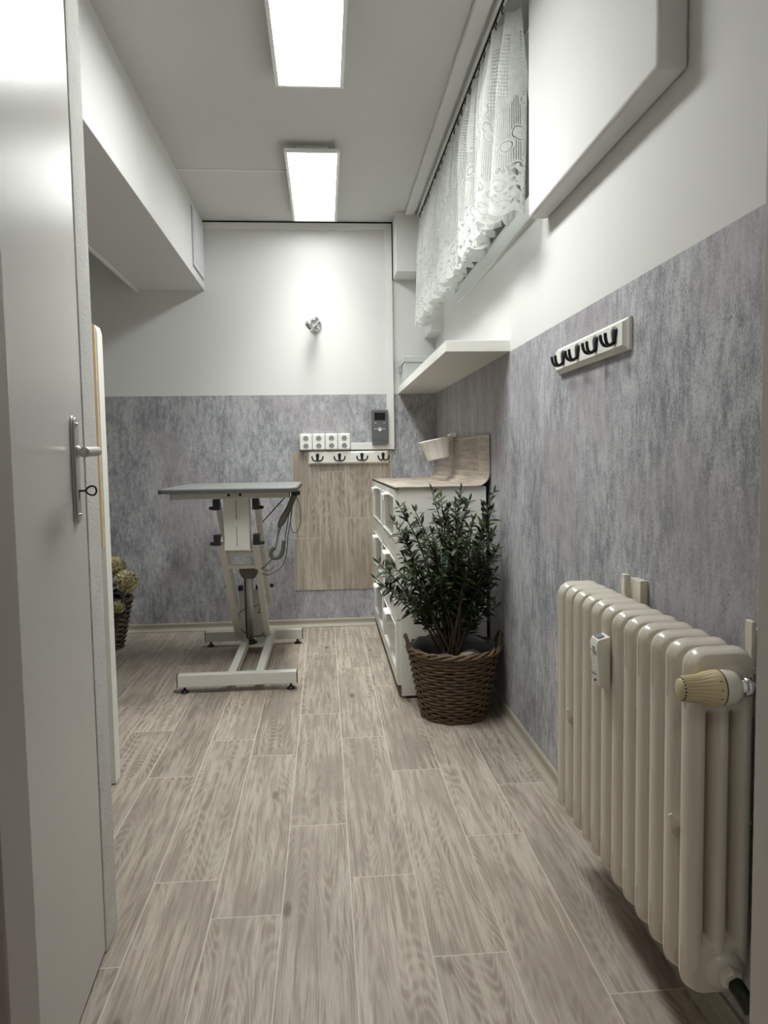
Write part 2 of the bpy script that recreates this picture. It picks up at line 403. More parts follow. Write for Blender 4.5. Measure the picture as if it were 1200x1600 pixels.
# ------------------------------------------------------------------ ceiling lights
for pi_, (y0, y1, lab) in enumerate(((1.975, 2.972, 'nearer of the two glowing rectangular ceiling panels, cut by the top edge of the view'),
                      (3.602, 4.592, 'farther glowing rectangular ceiling panel, whole, close to the back wall'))):
    t = thing('ceiling_light', lab, 'ceiling light', (-.025, (y0+y1)/2, CZ), 'LED ceiling panels')
    x0, x1, zb = -.140, .090, 2.493
    fr = MB(); fr.box(x0-.014, x1+.014, y0-.014, y1+.014, zb+.006, zb+.016); fr.box(x0+.04, x1-.04, y0+.05, y1-.05, zb+.016, CZ)
    for a in ((x0-.014, x0, y0-.014, y1+.014), (x1, x1+.014, y0-.014, y1+.014), (x0, x1, y0-.014, y0), (x0, x1, y1, y1+.014)): fr.box(*a, zb, zb+.006)
    obj('housing', fr, M_wplastic, t)
    obj('diffuser', MB().box(x0, x1, y0, y1, zb+.001, zb+.0055), M_panel[pi_], t)
    ld = bpy.data.lights.new('panel_beam', 'AREA'); ld.shape = 'RECTANGLE'; ld.size = x1-x0; ld.size_y = y1-y0; ld.energy = LAMP_W[pi_]; ld.spread = math.radians(SPREAD[pi_]); ld.color = (.97, 1., .965)
    lo = bpy.data.objects.new('panel_beam', ld); COL.objects.link(lo); lo.parent = t; lo.location = (0, 0, zb-.0005-CZ)

# ------------------------------------------------------------------ door leaf on the left
t = thing('door_leaf', 'tall off-white door standing open along the left edge, with lever handle and key', 'door', (-.46, .915, 0))
def dx(y): return -.46-.0565*(y-.90)
da = .0565
lf = MB().prism([(dx(.915), .915), (dx(1.615), 1.615), (dx(1.615)-.04, 1.613), (dx(.915)-.04, .913)], 2, .008, 2.03)
obj('panel', lf, M_door, t, bevel=.003)
def onleaf(y, out, z): return Vector((dx(y)+out, y+out*da, z))
pl = MB(); outl = []
for k in range(24):
    a = 2*PI*k/24; outl.append((.0195*math.cos(a), (.0895 if math.sin(a) >= 0 else -.0895)+.0195*math.sin(a)))
for (o0_, o1_, sc_) in ((0, .004, 1.), (.004, .008, .78)):
    pl.loops([[onleaf(1.535+a*sc_, o0_, 1.060+(b*(1. if sc_ == 1 else .965))) for a, b in outl], [onleaf(1.535+a*sc_*.93, o1_, 1.060+b*(.99 if sc_ == 1 else .96)) for a, b in outl]])
hp = obj('handle_plate', pl, M_alu, t, bevel=.0015)
for z in (1.150, .970):
    obj('screw', MB().lathe([(.0045, 0), (.0045, .002), (.003, .003)], onleaf(1.535, .008, z), (1, da, 0), 14), M_chrome, hp, smooth=True)
lv = MB(); lv.tube(smoothpath([onleaf(1.535, .005, 1.097), onleaf(1.535, .030, 1.097), onleaf(1.531, .043, 1.097), onleaf(1.515, .049, 1.097), onleaf(1.47, .050, 1.096), onleaf(1.42, .049, 1.094)], 5), [.0085]*10+[.0095]*16, 14)
lv.lathe([(.012, .007), (.012, .012), (.009, .014)], onleaf(1.535, 0, 1.097), (1, da, 0), 20)
obj('lever', lv, M_alu, t, smooth=True)
obj('keyhole', MB().box(dx(1.535)+.0075, dx(1.535)+.0087, 1.533, 1.537, 1.000, 1.020), M_black, hp)
ky = MB(); ky.tube([onleaf(1.535, .004, 1.019), onleaf(1.535, .022, 1.019)], .0022, 8)
ky.tube([onleaf(1.535, .031+.010*math.cos(a)*(1.0), 1.019+.009*math.sin(a)*(1+.25*math.cos(a))) for a in [2*PI*k/20 for k in range(20)]], .0019, 8, closed=True)
kk = obj('key', ky, M_iron, None, smooth=True); tag(kk, 'small dark key with a loop head sticking out of the left door lock', 'key')

# ------------------------------------------------------------------ low partition board behind the door
t = thing('partition_panel', 'waist-high white board screen behind the door, with an unpainted cream edge, coloured only where lit', 'partition', (-.95, 2.52, 0))
z1 = 1.522
pz = [(-1.30, .005), (-.716, .005), (-.716, z1-.03), (-.722, z1-.008), (-.735, z1), (-1.30, z1)]
obj('board', MB().prism(pz, 1, 2.496, 2.552), M_lacq, t)
obj('lit_facing', MB().box(-1.29, -.722, 2.490, 2.496, .8, z1-.012), M_cardw, t)  # cream put only on the upper face, to draw the light falling there

# ------------------------------------------------------------------ chests of drawers
def chest(y0, y1, label, grp='white three-drawer chests'):
    t = thing('chest_of_drawers', label, 'chest of drawers', (.52, (y0+y1)/2, 0), grp)
    xb, xf, zt = .712, .325, .945
    body = MB()
    body.box(xf, xb, y0, y0+.016, .012, zt); body.box(xf, xb, y1-.016, y1, .012, zt)
    body.box(xf, xb, y0+.016, y1-.016, zt-.016, zt); body.box(xb-.006, xb, y0+.016, y1-.016, .05, zt-.016)
    body.box(xf+.03, xb-.006, y0+.016, y1-.016, .055, .07); body.box(xf+.04, xf+.055, y0+.016, y1-.016, .0, .055)
    obj('carcass', body, M_lacq, t, bevel=.0012)
    for yy in (y0+.004, y1-.024):
        for xx in (xf+.02, xb-.06): obj('foot', MB().box(xx, xx+.04, yy, yy+.02, 0, .012), M_black, t)
    for (za, zb_) in ((.652, .935), (.358, .648), (.062, .354)):
        ya, yb = y0+.003, y1-.003; gx = .306
        wy0, wy1, wz0, wz1 = ya+.055, yb-.055, za+.065, zb_-.035
        d = MB(); d.box(gx, xf, ya, wy0, za, zb_); d.box(gx, xf, wy1, yb, za, zb_); d.box(gx, xf, wy0, wy1, za, wz0); d.box(gx, xf, wy0, wy1, wz1, zb_)
        # drawer box so that the pane does not look into a void
        d.box(xf, xb-.03, ya+.03, ya+.042, za+.02, zb_-.05); d.box(xf, xb-.03, yb-.042, yb-.03, za+.02, zb_-.05)
        dr = obj('drawer', d, M_lacq, t)
        obj('pane', MB().box(gx+.007, gx+.011, wy0, wy1, wz0, wz1), M_frost, dr)
        bd = MB()
        for a in ((wy0-.006, wy0, wz0-.006, wz1+.006), (wy1, wy1+.006, wz0-.006, wz1+.006), (wy0, wy1, wz0-.006, wz0), (wy0, wy1, wz1, wz1+.006)): bd.box(gx-.0025, gx+.002, *a)
        obj('pane_bead', bd, M_handle, dr)
        ym = (y0+y1)/2; zh = zb_-.030
        hd = MB().prism([(gx, zh), (gx-.022, zh), (gx-.028, zh-.006), (gx-.028, zh-.030), (gx-.024, zh-.030), (gx-.023, zh-.009), (gx-.019, zh-.005), (gx, zh-.005)], 1, ym-.075, ym+.075)
        obj('handle', hd, M_handle, dr, bevel=.0015)
    return t
chest(3.268, 4.026, 'nearer white chest of three drawers, its plain side panel behind the olive tree')
chest(4.028, 4.784, 'farther white chest of three drawers, pushed against the back wall')

# vinyl sheet lying on the chests and curling up the wall
def curve_xz(a, y):
    """a = arc length from the front edge over the top and up the wall"""
    X0 = .304; R = .055; xe = wx(y)-.006-R; flat = xe-X0
    if a <= flat: return (X0+a, .9482)
    if a <= flat+R*PI/2:
        th = (a-flat)/R; return (xe+R*math.sin(th), .9482+R*(1-math.cos(th)))
    return (xe+R, .9482+R+(a-flat-R*PI/2))
A1 = (.733-.006-.055-.304)+.055*PI/2+(1.172-.9482-.055)
def vinyl_sheet(name, parent=None):
    mb = MB(); N = 44
    rows = [0, .115, .2817, .4484, A1]
    aa = sorted(set([A1*i/N for i in range(N+1)]+rows))
    butt = {0: 3.9, 1: 3.62, 2: 4.25, 3: 3.47}
    for side in (0, 1):
        for i in range(len(aa)-1):
            m = (aa[i]+aa[i+1])/2; r = sum(1 for x in rows[1:] if x < m); sb = (.115-PW, .115, .2817, .4484)[min(r, 3)]
            b = butt[min(r, 3)]
            for (ya, yb, st) in ((3.255, b, b-PL), (b, 4.785, b)):
                ya2, yb2 = ya, yb
                P = []
                for (y, a) in ((ya, aa[i]), (yb, aa[i]), (yb, aa[i+1]), (ya, aa[i+1])):
                    x, z = curve_xz(a, y)
                    if side:
                        x2, z2 = curve_xz(min(a+1e-4, A1+1e-4), y); nx, nz = (z2-z), -(x2-x); l = math.hypot(nx, nz) or 1
                        x += nx/l*.003; z += nz/l*.003
                    P.append((x, y, z))
                mb._a(P, [(0, 1, 2, 3)])
                rr = random.Random(min(r, 3)*7+int(st*10)); ox, oy = rr.uniform(0, 40), rr.uniform(0, 40)
                for (y, a) in ((ya, aa[i]), (yb, aa[i]), (yb, aa[i+1]), (ya, aa[i+1])):
                    mb.uv.setdefault('grain', []).append((y-st+ox, a-sb+oy)); mb.uv.setdefault('edge', []).append(((y-st)/PL, (a-sb)/PW))
                mb.tone.append(rr.random())
    # cut edges: near end, far end, front lip and top lip
    def pt(a, y, off):
        x, z = curve_xz(a, y); x2, z2 = curve_xz(a+1e-4, y); nx, nz = (z2-z), -(x2-x); l = math.hypot(nx, nz) or 1
        return (x+nx/l*off, y, z+nz/l*off)
    nE = 0
    for y in (3.255, 4.785):
        for i in range(len(aa)-1): mb.quad(pt(aa[i], y, 0), pt(aa[i+1], y, 0), pt(aa[i+1], y, .003), pt(aa[i], y, .003)); nE += 1
    for a in (0, A1): mb.quad(pt(a, 3.255, 0), pt(a, 4.785, 0), pt(a, 4.785, .003), pt(a, 3.255, .003)); nE += 1
    for _ in range(nE*4): mb.uv['grain'].append((.3, .05)); mb.uv['edge'].append((.3, .3))
    mb.tone += [.8]*nE
    return obj(name, mb, M_plank, parent, fix=False)
VE = []
tag(vinyl_sheet('vinyl_offcut'), 'wood-look vinyl sheet covering both chest tops and curling up the right wall', 'vinyl sheet')

# wood-look protective panel on the back wall
bp = MB(); zt_, zb0, xl, xr = 1.128, .238, -.203, .432
seams = [-.203, -.034, .1327, .2994, .432]
bt = [.573, .995, .697, .45]
for i in range(4):
    b0, b1 = seams[i], seams[i+1]; sb = b1-PW if i == 0 else b0
    c = bt[i]; plank_rect(bp, [(zb0, c, b0, b1, c-PL, sb, 11+i), (c, zt_, b0, b1, c, sb, 31+i)], lambda a, b: (b, BY-.005, a))
k = len(bp.f)
bp._a([(xl, BY-.005, zb0), (xr, BY-.005, zb0), (xr, BY-.005, zt_), (xl, BY-.005, zt_), (xl, BY-.0002, zb0), (xr, BY-.0002, zb0), (xr, BY-.0002, zt_), (xl, BY-.0002, zt_)],
      [(0, 4, 5, 1), (1, 5, 6, 2), (2, 6, 7, 3), (3, 7, 4, 0)])
for _ in range(16): bp.uv['grain'].append((.3, .05)); bp.uv['edge'].append((.3, .3))
bp.tone += [.2]*4
tag(obj('wall_panel', bp, M_plank, fix=False), 'wood-look vinyl panel of upright planks fixed low on the back wall', 'wall panel')

# ------------------------------------------------------------------ floating shelf and the box on it
sh = MB().prism([(.480, 2.915), (wx(2.915), 2.915), (KX, BY), (.480, BY)], 2, 1.4835, 1.527)
tag(obj('wall_shelf', sh, M_lacq, bevel=.002), 'thick white floating shelf on the right wall under the lace curtain', 'shelf')
t = thing('storage_box', 'grey fabric storage box at the far end of the white shelf', 'storage box', (.56, 4.6, 1.527))
bx_ = MB().box(.487, .662, 4.47, 4.76, 1.527, 1.640)
obj('box_body', bx_, M_felt, t, bevel=.006)
obj('lid', MB().box(.483, .666, 4.465, 4.765, 1.640, 1.678), M_felt, t, bevel=.006)
obj('clasp', MB().box(.476, .483, 4.60, 4.63, 1.60, 1.635).box(.474, .487, 4.604, 4.626, 1.632, 1.642), M_alu, t, bevel=.001)
obj('clasp', MB().box(.476, .483, 4.70, 4.73, 1.60, 1.635).box(.474, .487, 4.704, 4.726, 1.632, 1.642), M_alu, t, bevel=.001)

# ------------------------------------------------------------------ cable trunking on the back wall
t = thing('cable_trunking', 'white cable trunking running along the ceiling and down the back wall to the sockets', 'cable trunking', (.427, BY, 1.13))
g = .010; y0 = BY-.022
obj('duct', MB().prism([(-.713, 2.498), (.403, 2.498), (.450, CZ-g), (-.713, CZ-g)], 1, y0, BY), M_duct, t, bevel=.002)
obj('duct', MB().prism([(.4035, 2.4985), (.450, CZ-g-.0015), (.450, 1.132), (.4035, 1.177)], 1, y0, BY), M_duct, t, bevel=.002)
obj('duct', MB().prism([(.171, 1.132), (.449, 1.132), (.403, 1.1762), (.171, 1.1762)], 1, y0, BY), M_duct, t, bevel=.002)

obj('painted_gap_shade', MB().box(-.713, .455, y0+.004, BY, CZ-.0095, CZ-.001).box(.4505, .4562, y0+.004, BY, 2.19, CZ-.0095), M_gap, t)  # solid black strips painted in for the shade between duct, ceiling and bulkhead
# controller
t = thing('wall_controller', 'dark grey wall controller with a small black screen and round button', 'control panel', (.357, BY-.02, 1.165))
obj('casing', MB().box(.306, .408, BY-.042, BY-.0, 1.177, 1.381).box(.306, .402, BY-.042, BY-.023, 1.165, 1.177), M_grey, t, bevel=.003)
obj('screen', MB().box(.322, .390, BY-.0435, BY-.042, 1.316, 1.363), M_screen, t)
bt_ = MB().lathe([(.012, 0), (.012, .003), (.009, .004), (.0085, .0015)], (.3555, BY-.042, 1.259), (0, -1, 0), 24); obj('button', bt_, M_mark, t, smooth=True)
for x0_, x1_, z_ in ((.320, .339, 1.2595), (.371, .391, 1.2595), (.322, .334, 1.297), (.380, .389, 1.297)): obj('marking', MB().box(x0_, x1_, BY-.0428, BY-.042, z_, z_+.0035), M_mark, t)
ln = MB()
for z_ in (1.186, 1.198): ln.box(.312, .402, BY-.0424, BY-.042, z_, z_+.001)
obj('groove', ln, M_black, t)

# sockets
for i in range(4):
    x0 = -.152+i*.0805; lab = ['leftmost of the four white double sockets on the back wall', 'second white double socket from the left above the hook rack', 'third white double socket from the left above the hook rack', 'rightmost white double socket, touching the cable trunking'][i]
    t = thing('double_socket', lab, 'socket', (x0+.04, BY, 1.132), 'double sockets on the back wall')
    obj('cover', MB().box(x0+.001, x0+.079, BY-.036, BY, 1.133, 1.236), M_wplastic, t, bevel=.008, seg=4)
    for zc in (1.207, 1.160):
        w_ = MB().lathe([(.0195, .0362), (.0195, .0375), (.0175, .0375), (.0155, .0363)], (x0+.04, BY, zc), (0, -1, 0), 28)
        so = obj('outlet', w_, M_duct, t, smooth=True)
        obj('recess', MB().lathe([(.0165, .0362), (.0165, .0372)], (x0+.04, BY, zc), (0, -1, 0), 28), plain('socket_shadow_grey', (.30, .30, .29), .5) if i == 0 and zc > 1.2 else bpy.data.materials['socket_shadow_grey'], so)
        h_ = MB()
        for dx_ in (-.0085, .0085): h_.cyl((x0+.04+dx_, BY-.0368, zc-.003), (x0+.04+dx_, BY-.0382, zc-.003), .0028, n=12)
        h_.cyl((x0+.04, BY-.0368, zc+.008), (x0+.04, BY-.041, zc+.008), .0024, n=12)
        obj('pin_holes', h_, M_black, so)

# hook racks -----------------------------------------------------------------------------
def hookmesh(P, s=1., sp=1., ov=1.):
    """P(u, out, z) -> world; double hook around u=0,z=0"""
    mb = MB(); L = []
    prof = [(-.020, .0035, .002), (-.014, .006, .004), (-.004, .0068, .005), (.006, .0085, .0055), (.014, .0095, .005), (.020, .006, .004), (.023, .002, .002)]
    for z, ru, ro in prof:
        L.append([P(ru*ov*math.cos(2*PI*k/14)*s, (.002+ro*max(0, math.sin(2*PI*k/14)))*s, z*s) for k in range(14)])
    mb.loops(L)
    for sg in (-1, 1):
        pts = smoothpath([P(sg*.002*sp*s, .004*s, -.014*s), P(sg*.009*sp*s, .014*s, -.021*s), P(sg*.019*sp*s, .027*s, -.020*s), P(sg*.027*sp*s, .034*s, -.010*s), P(sg*.030*sp*s, .037*s, .006*s)], 4)
        mb.tube(pts, [.0042*s]*(len(pts)-3)+[.004*s, .0045*s, .0035*s], 8)
    return mb
t = thing('hook_rack', 'white coat rack with four black double hooks on the back wall under the sockets', 'hook rack', (.155, BY, 1.04), 'white hook racks')
b_ = MB(); x0, x1, z0, z1 = -.099, .408, 1.043, 1.125; yb_ = BY-.0052
b_.loops([[(x0, yb_, z0), (x1, yb_, z0), (x1, yb_, z1), (x0, yb_, z1)], [(x0, yb_-.010, z0), (x1, yb_-.010, z0), (x1, yb_-.010, z1), (x0, yb_-.010, z1)], [(x0+.010, yb_-.018, z0+.010), (x1-.010, yb_-.018, z0+.010), (x1-.010, yb_-.018, z1-.010), (x0+.010, yb_-.018, z1-.010)]])
obj('backboard', b_, M_lacq, t, bevel=.001)
for hx in (-.041, .098, .240, .375):
    obj('hook', hookmesh(lambda u, o_, z, hx=hx: Vector((hx+u*1.05, yb_-.018-o_, 1.088+z)), 1.1), M_iron, t, smooth=True)
t = thing('hook_rack', 'white coat rack with four black double hooks high on the right wall', 'hook rack', (WX, 2.01, 1.325), 'white hook racks')
b_ = MB(); y0, y1, z0, z1 = 1.742, 2.284, 1.322, 1.400
b_.loops([[(WX, y0, z0), (WX, y1, z0), (WX, y1, z1), (WX, y0, z1)], [(WX-.008, y0, z0), (WX-.008, y1, z0), (WX-.008, y1, z1), (WX-.008, y0, z1)],
          [(WX-.012, y0+.008, z0+.006), (WX-.012, y1-.008, z0+.006), (WX-.012, y1-.008, z1-.006), (WX-.012, y0+.008, z1-.006)],
          [(WX-.020, y0+.014, z0+.012), (WX-.020, y1-.014, z0+.012), (WX-.020, y1-.014, z1-.010), (WX-.020, y0+.014, z1-.010)]])
obj('backboard', b_, M_lacq, t, bevel=.001)
for hy in (2.195, 2.070, 1.930, 1.802):
    obj('hook', hookmesh(lambda u, o_, z, hy=hy: Vector((WX-.020-o_*.82, hy+u, 1.362+z)), 1., .55, 2.1), M_iron, t, smooth=True)

# bucket hanging over the chest
t = thing('wall_bucket', 'cream plastic hanging bucket tilted on the right wall above the chests', 'hanging container', (.62, 4.13, 1.07))
Ls = []
def bsec(z, s, o=0.):
    pts = []
    for k in range(40):
        a = 2*PI*k/40; c, s_ = math.cos(a), math.sin(a)
        rx = .082*s-o; ry = .070*s-o
        n = 4. ; rr_ = (abs(c)**n+abs(s_)**n)**(-1/n)
        fl_ = 1+(.035*math.cos(a*14) if c < .55 else 0)
        pts.append((.612+rx*c*rr_*fl_, 4.12+ry*s_*rr_*fl_, z))
    return pts
bk = MB(); bk.loops([bsec(1.075, .72), bsec(1.085, .76), bsec(1.178, .97), bsec(1.180, 1.04), bsec(1.186, 1.04), bsec(1.186, .97, .002), bsec(1.085, .74, .003), bsec(1.083, .2)])
bk.rot(0, (.66, 4.12, 1.18), 'Y', -.20)
obj('pot', bk, M_handle, t, smooth=True)
ck = MB().box(.690, .716, 4.075, 4.165, 1.196, 1.204).box(.690, .697, 4.075, 4.10, 1.165, 1.20).box(.690, .697, 4.14, 4.165, 1.165, 1.20)
obj('hanger', ck, M_handle, t, bevel=.002)
obj('wall_hook', MB().box(.708, wx(4.12), 4.07, 4.17, 1.185, 1.210), M_handle, t, bevel=.002)

# spotlight on the back wall
t = thing('spotlight', 'small unlit chrome spotlight on the white part of the back wall', 'spotlight', (-.045, BY, 1.915))
obj('mount', MB().lathe([(.041, 0), (.041, .006), (.034, .014), (.012, .020)], (-.036, BY, 1.912), (0, -1, 0), 32), M_chrome, t, smooth=True)
obj('arm', MB().tube(smoothpath([(-.036, BY-.015, 1.905), (-.026, BY-.05, 1.90), (-.03, BY-.066, 1.922)], 5), .006, 10), M_chrome, t, smooth=True)
ax = Vector((-.80, -.40, -.72)).normalized(); o_ = Vector((-.022, BY-.072, 1.942))
obj('lamp_head', MB().lathe([(.006, -.004), (.016, 0), (.020, .006), (.022, .03), (.031, .070), (.033, .072), (.033, .078), (.028, .078), (.024, .066)], o_, ax, 28), M_chrome, t, smooth=True)
obj('bulb_glass', MB().lathe([(.026, .069), (.026, .071)], o_, ax, 24), M_steel, t)

# access panel on the beam face
t = thing('access_panel', 'pale lilac access panel on the far end of the ceiling beam', 'access panel', (SX, 4.55, 2.17))
obj('frame', MB().box(SX, SX+.008, 4.38, 4.74, 2.180, 2.505), M_vent, t, bevel=.0015)
obj('cover', MB().box(SX+.008, SX+.011, 4.405, 4.715, 2.21, 2.475), M_vent, t, bevel=.001)
obj('gap', MB().box(SX, SX+.002, 4.370, 4.380, 2.170, 2.51).box(SX, SX+.002, 4.38, 4.745, 2.170, 2.180), M_steel, t)

# ------------------------------------------------------------------ grooming table
t = thing('grooming_table', 'white lifting grooming table with dark grey rubber top on an H-shaped base', 'grooming table', (-.425, 3.9, 0))
X0, X1, Y0, Y1 = -.765, -.132, 3.50, 4.36
tp = MB(); R = .03; pts = []
for cx_, cy_, a0 in ((X1-R, Y1-R, 0), (X0+R, Y1-R, PI/2), (X0+R, Y0+R, PI), (X1-R, Y0+R, 1.5*PI)):
    for k in range(7): a = a0+PI/2*k/6; pts.append((cx_+R*math.cos(a), cy_+R*math.sin(a)))
top = obj('tabletop', MB().prism(pts, 2, .930, .948), M_rubber, t, bevel=.004)
obj('edge_band', MB().loops([[(x+(.003 if x > -.44 else -.003), y+(.003 if y > 3.9 else -.003), z) for x, y in pts] for z in (.926, .943)]), M_edge, t, bevel=.002)
# cross rails under the top
for y in (3.60, 4.20):
    rl = obj('rail', MB().box(-.726, -.170, y, y+.04, .894, .924), M_tfr, t, bevel=.002)
    for x in (-.7285, -.1705): obj('end_cap', MB().box(x, x+.0035, y+.001, y+.039, .892, .924), M_black, rl)
obj('rail', MB().box(-.50, -.46, 3.64, 4.20, .896, .924).box(-.39, -.35, 3.64, 4.20, .896, .924), M_tfr, t, bevel=.002)
for x in (-.4555, -.401): obj('bolt', MB().lathe([(.007, 0), (.007, .004), (.004, .006)], (x, 3.60, .912), (0, -1, 0), 16), M_black, t, smooth=True)
# front bracket channel
br = MB().box(-.484, -.363, 3.612, 3.616, .646, .894).box(-.484, -.480, 3.616, 3.70, .646, .894).box(-.367, -.363, 3.616, 3.70, .646, .894)
brk = obj('bracket', br, M_tfr, t, bevel=.0015)
obj('slot', MB().box(-.4250, -.4225, 3.6108, 3.6122, .795, .888).box(-.4250, -.4225, 3.6108, 3.6122, .665, .76), M_edge, brk)
# arms: lower pair (near, from bracket bottom to base) and upper pair behind it
def bar(mb, a, b, w, d):
    a, b = Vector(a), Vector(b); tdir = (b-a).normalized(); sx_ = Vector((1, 0, 0)); n_ = tdir.cross(sx_).normalized()
    mb.loops([[p+sx_*w/2*i+n_*d/2*j for i, j in ((-1, -1), (1, -1), (1, 1), (-1, 1))] for p in (a, b)]); return mb
def bar2(mb, x0a, x1a, pa, x0b, x1b, pb, d):
    A, B = Vector((0, *pa)), Vector((0, *pb)); tdir = (B-A).normalized(); n_ = tdir.cross(Vector((1, 0, 0))).normalized()
    mb.loops([[Vector((xa, p.y, p.z))+n_*d/2*j for xa, j in ((xs[0], -1), (xs[1], -1), (xs[1], 1), (xs[0], 1))] for p, xs in ((A, (x0a, x1a)), (B, (x0b, x1b)))]); return mb
TA, TB = (3.635, .70), (4.235, .085)
UA, UB = (3.645, .865), (4.245, .27)
for xa in ((-.520, -.487), (-.358, -.326)):
    obj('lower_arm', bar2(MB(), *xa, TA, xa[0]+.0, xa[1]+.0, TB, .034), M_tfr, t, bevel=.002)
for xa in ((-.524, -.500), (-.340, -.312)):
    obj('upper_arm', bar2(MB(), *xa, UA, *xa, UB, .034), M_tfr, t, bevel=.002)
for (y, z, nm) in ((3.625, .70, 'pivot'), (3.630, .87, 'pivot')):
    for sg in (-1, 1):
        xc = -.4245+sg*.078
        pv = MB().box(min(xc, xc+sg*.030)-.001, max(xc, xc+sg*.030), y-.022, y+.03, z-.030, z+.022)
        pv.tube([(xc+sg*.02, y, z-.021), (xc+sg*.044, y, z-.021)], .009, 14); pv.ball((xc+sg*.044, y, z-.021), .009, n=8)
        obj('pivot', pv, M_black, t, bevel=.002)
for sg in (-1, 1):
    xc = -.4245+sg*.098
    obj('pivot', MB().tube([(xc, 4.13, .385), (xc+sg*.025, 4.13, .385)], .011, 14).ball((xc+sg*.025, 4.13, .385), .011, n=8), M_black, t, smooth=True)
cp = MB().box(-.500, -.350, 3.70, 3.735, .606, .626); obj('cross_plate', cp, M_tfr, t, bevel=.001)
obj('cross_bar', MB().box(-.492, -.356, 3.745, 3.775, .537, .556), M_tfr, t, bevel=.002)
# motor and lifting rod
mo = MB().prism([(-.437, .535), (-.345, .535), (-.345, .505), (-.362, .480), (-.418, .480), (-.437, .508)], 1, 3.78, 3.86); obj('motor', mo, M_olivedk, t, bevel=.004)
obj('lifting_rod', MB().cyl((-.392, 3.83, .49), (-.430, 4.17, .075), .018, n=20), M_steel, t, smooth=True)
obj('guide_rod', MB().cyl((-.418, 3.85, .49), (-.452, 4.18, .085), .005, n=10), M_edge, t, smooth=True)
obj('rod_foot', MB().lathe([(.036, 0), (.036, .008), (.026, .016), (.020, .022)], (-.430, 4.16, .060), (0, 0, 1), 24), M_black, t, smooth=True)
# rear upright plate on the base
obj('rear_plate', MB().box(-.497, -.352, 4.262, 4.266, .080, .345).box(-.497, -.493, 4.262, 4.32, .080, .36).box(-.356, -.352, 4.262, 4.32, .08, .36), M_tfr, t, bevel=.001)
obj('stop_block', MB().box(-.497, -.470, 4.215, 4.262, .345, .372), M_black, t, bevel=.001)
obj('stop_block', MB().box(-.400, -.350, 4.215, 4.262, .350, .372), M_black, t, bevel=.001)
# base
for (yb_, xa, xb_) in ((3.462, -.698, -.150), (4.335, -.706, -.150)):
    bb_ = obj('foot_bar', MB().box(xa, xb_, yb_, yb_+.045, .031, .088), M_tfr, t, bevel=.003)
    for x in (xa-.0035, xb_): obj('end_cap', MB().box(x, x+.0035, yb_+.001, yb_+.044, .031, .088), M_black, bb_)
    for x in (xa+.028, xb_-.028):
        obj('levelling_foot', MB().lathe([(.020, 0), (.020, .006), (.010, .013), (.006, .016), (.006, .031)], (x, yb_+.022, 0), (0, 0, 1), 20), M_black, bb_, smooth=True)
for xa, xb_ in (((-.474, -.436), (-.490, -.452)), ((-.344, -.306), (-.392, -.354))):
    m_ = MB(); zs = (.045, .085)
    m_.loops([[(xa[0], 3.507, zs[0]), (xa[1], 3.507, zs[0]), (xa[1], 3.507, zs[1]), (xa[0], 3.507, zs[1])], [(xa[0], 4.335, zs[0]), (xa[1], 4.335, zs[0]), (xa[1], 4.335, zs[1]), (xa[0], 4.335, zs[1])]])
    obj('base_beam', m_, M_tfr, t, bevel=.003)
obj('base_plate', MB().box(-.436, -.344, 4.12, 4.30, .046, .058), M_tfr, t)
# cables
cb = MB(); cb.tube(smoothpath([(-.36, 4.20, .33), (-.345, 4.2, .22), (-.35, 4.19, .13), (-.38, 4.19, .09), (-.44, 4.19, .10), (-.49, 4.19, .14), (-.50, 4.19, .19), (-.48, 4.18, .235), (-.43, 4.17, .255), (-.37, 4.17, .275), (-.34, 4.17, .30), (-.36, 4.17, .24), (-.385, 4.17, .225), (-.37, 4.17, .26), (-.335, 4.16, .32)], 6), .0022, 6)
obj('cable', cb, M_cord, t, smooth=True)
cb = MB(); cb.tube([(-.193, 3.62, .893), (-.315, 3.75, .765)], .003, 8); obj('cable', cb, M_black, t, smooth=True)
# hand control hanging from the corner
t2 = thing('hand_control', 'grey wired hand control with looping cable hanging at the table corner', 'hand control', (-.17, 3.6, .6))
Yc = 3.60
def P2(px, pz, y=Yc): return (px, y, pz)
obj('grip', MB().tube([P2(-.138, .921), P2(-.146, .905), P2(-.172, .845), P2(-.203, .790), P2(-.214, .768), P2(-.224, .752)], [.010, .014, .013, .0165, .014, .006], 14, flat=.6), M_cord, t2, smooth=True)
c_ = MB()
c_.tube(smoothpath([P2(-.222, .755), P2(-.232, .70), P2(-.240, .66), P2(-.25, .64)], 6), .003, 8)
c_.tube(smoothpath([P2(-.205, .775), P2(-.225, .72), P2(-.236, .675), P2(-.243, .645)], 6), .0026, 8)
c_.tube(smoothpath([P2(-.150, .905), P2(-.170, .83), P2(-.185, .75), P2(-.196, .690)], 6), .0026, 8)
c_.tube(smoothpath([P2(-.150, .905), P2(-.163, .80), P2(-.182, .70), P2(-.190, .62), P2(-.205, .575), P2(-.235, .545), P2(-.28, .525), P2(-.315, .52, 3.68)], 6), .0024, 8)
c_.tube(smoothpath([P2(-.142, .912), P2(-.160, .84), P2(-.166, .775), P2(-.160, .735), P2(-.146, .725), P2(-.128, .745), P2(-.118, .80), P2(-.124, .86), P2(-.139, .91)], 6), .0022, 8)
c_.tube(smoothpath([P2(-.255, .61), P2(-.28, .58), P2(-.315, .545, 3.66)], 6), .003, 8)
c_.tube(smoothpath([P2(-.25, .57), P2(-.262, .552), P2(-.29, .545), P2(-.315, .555, 3.66)], 6), .002, 8)
obj('cable', c_, M_cord, t2, smooth=True)
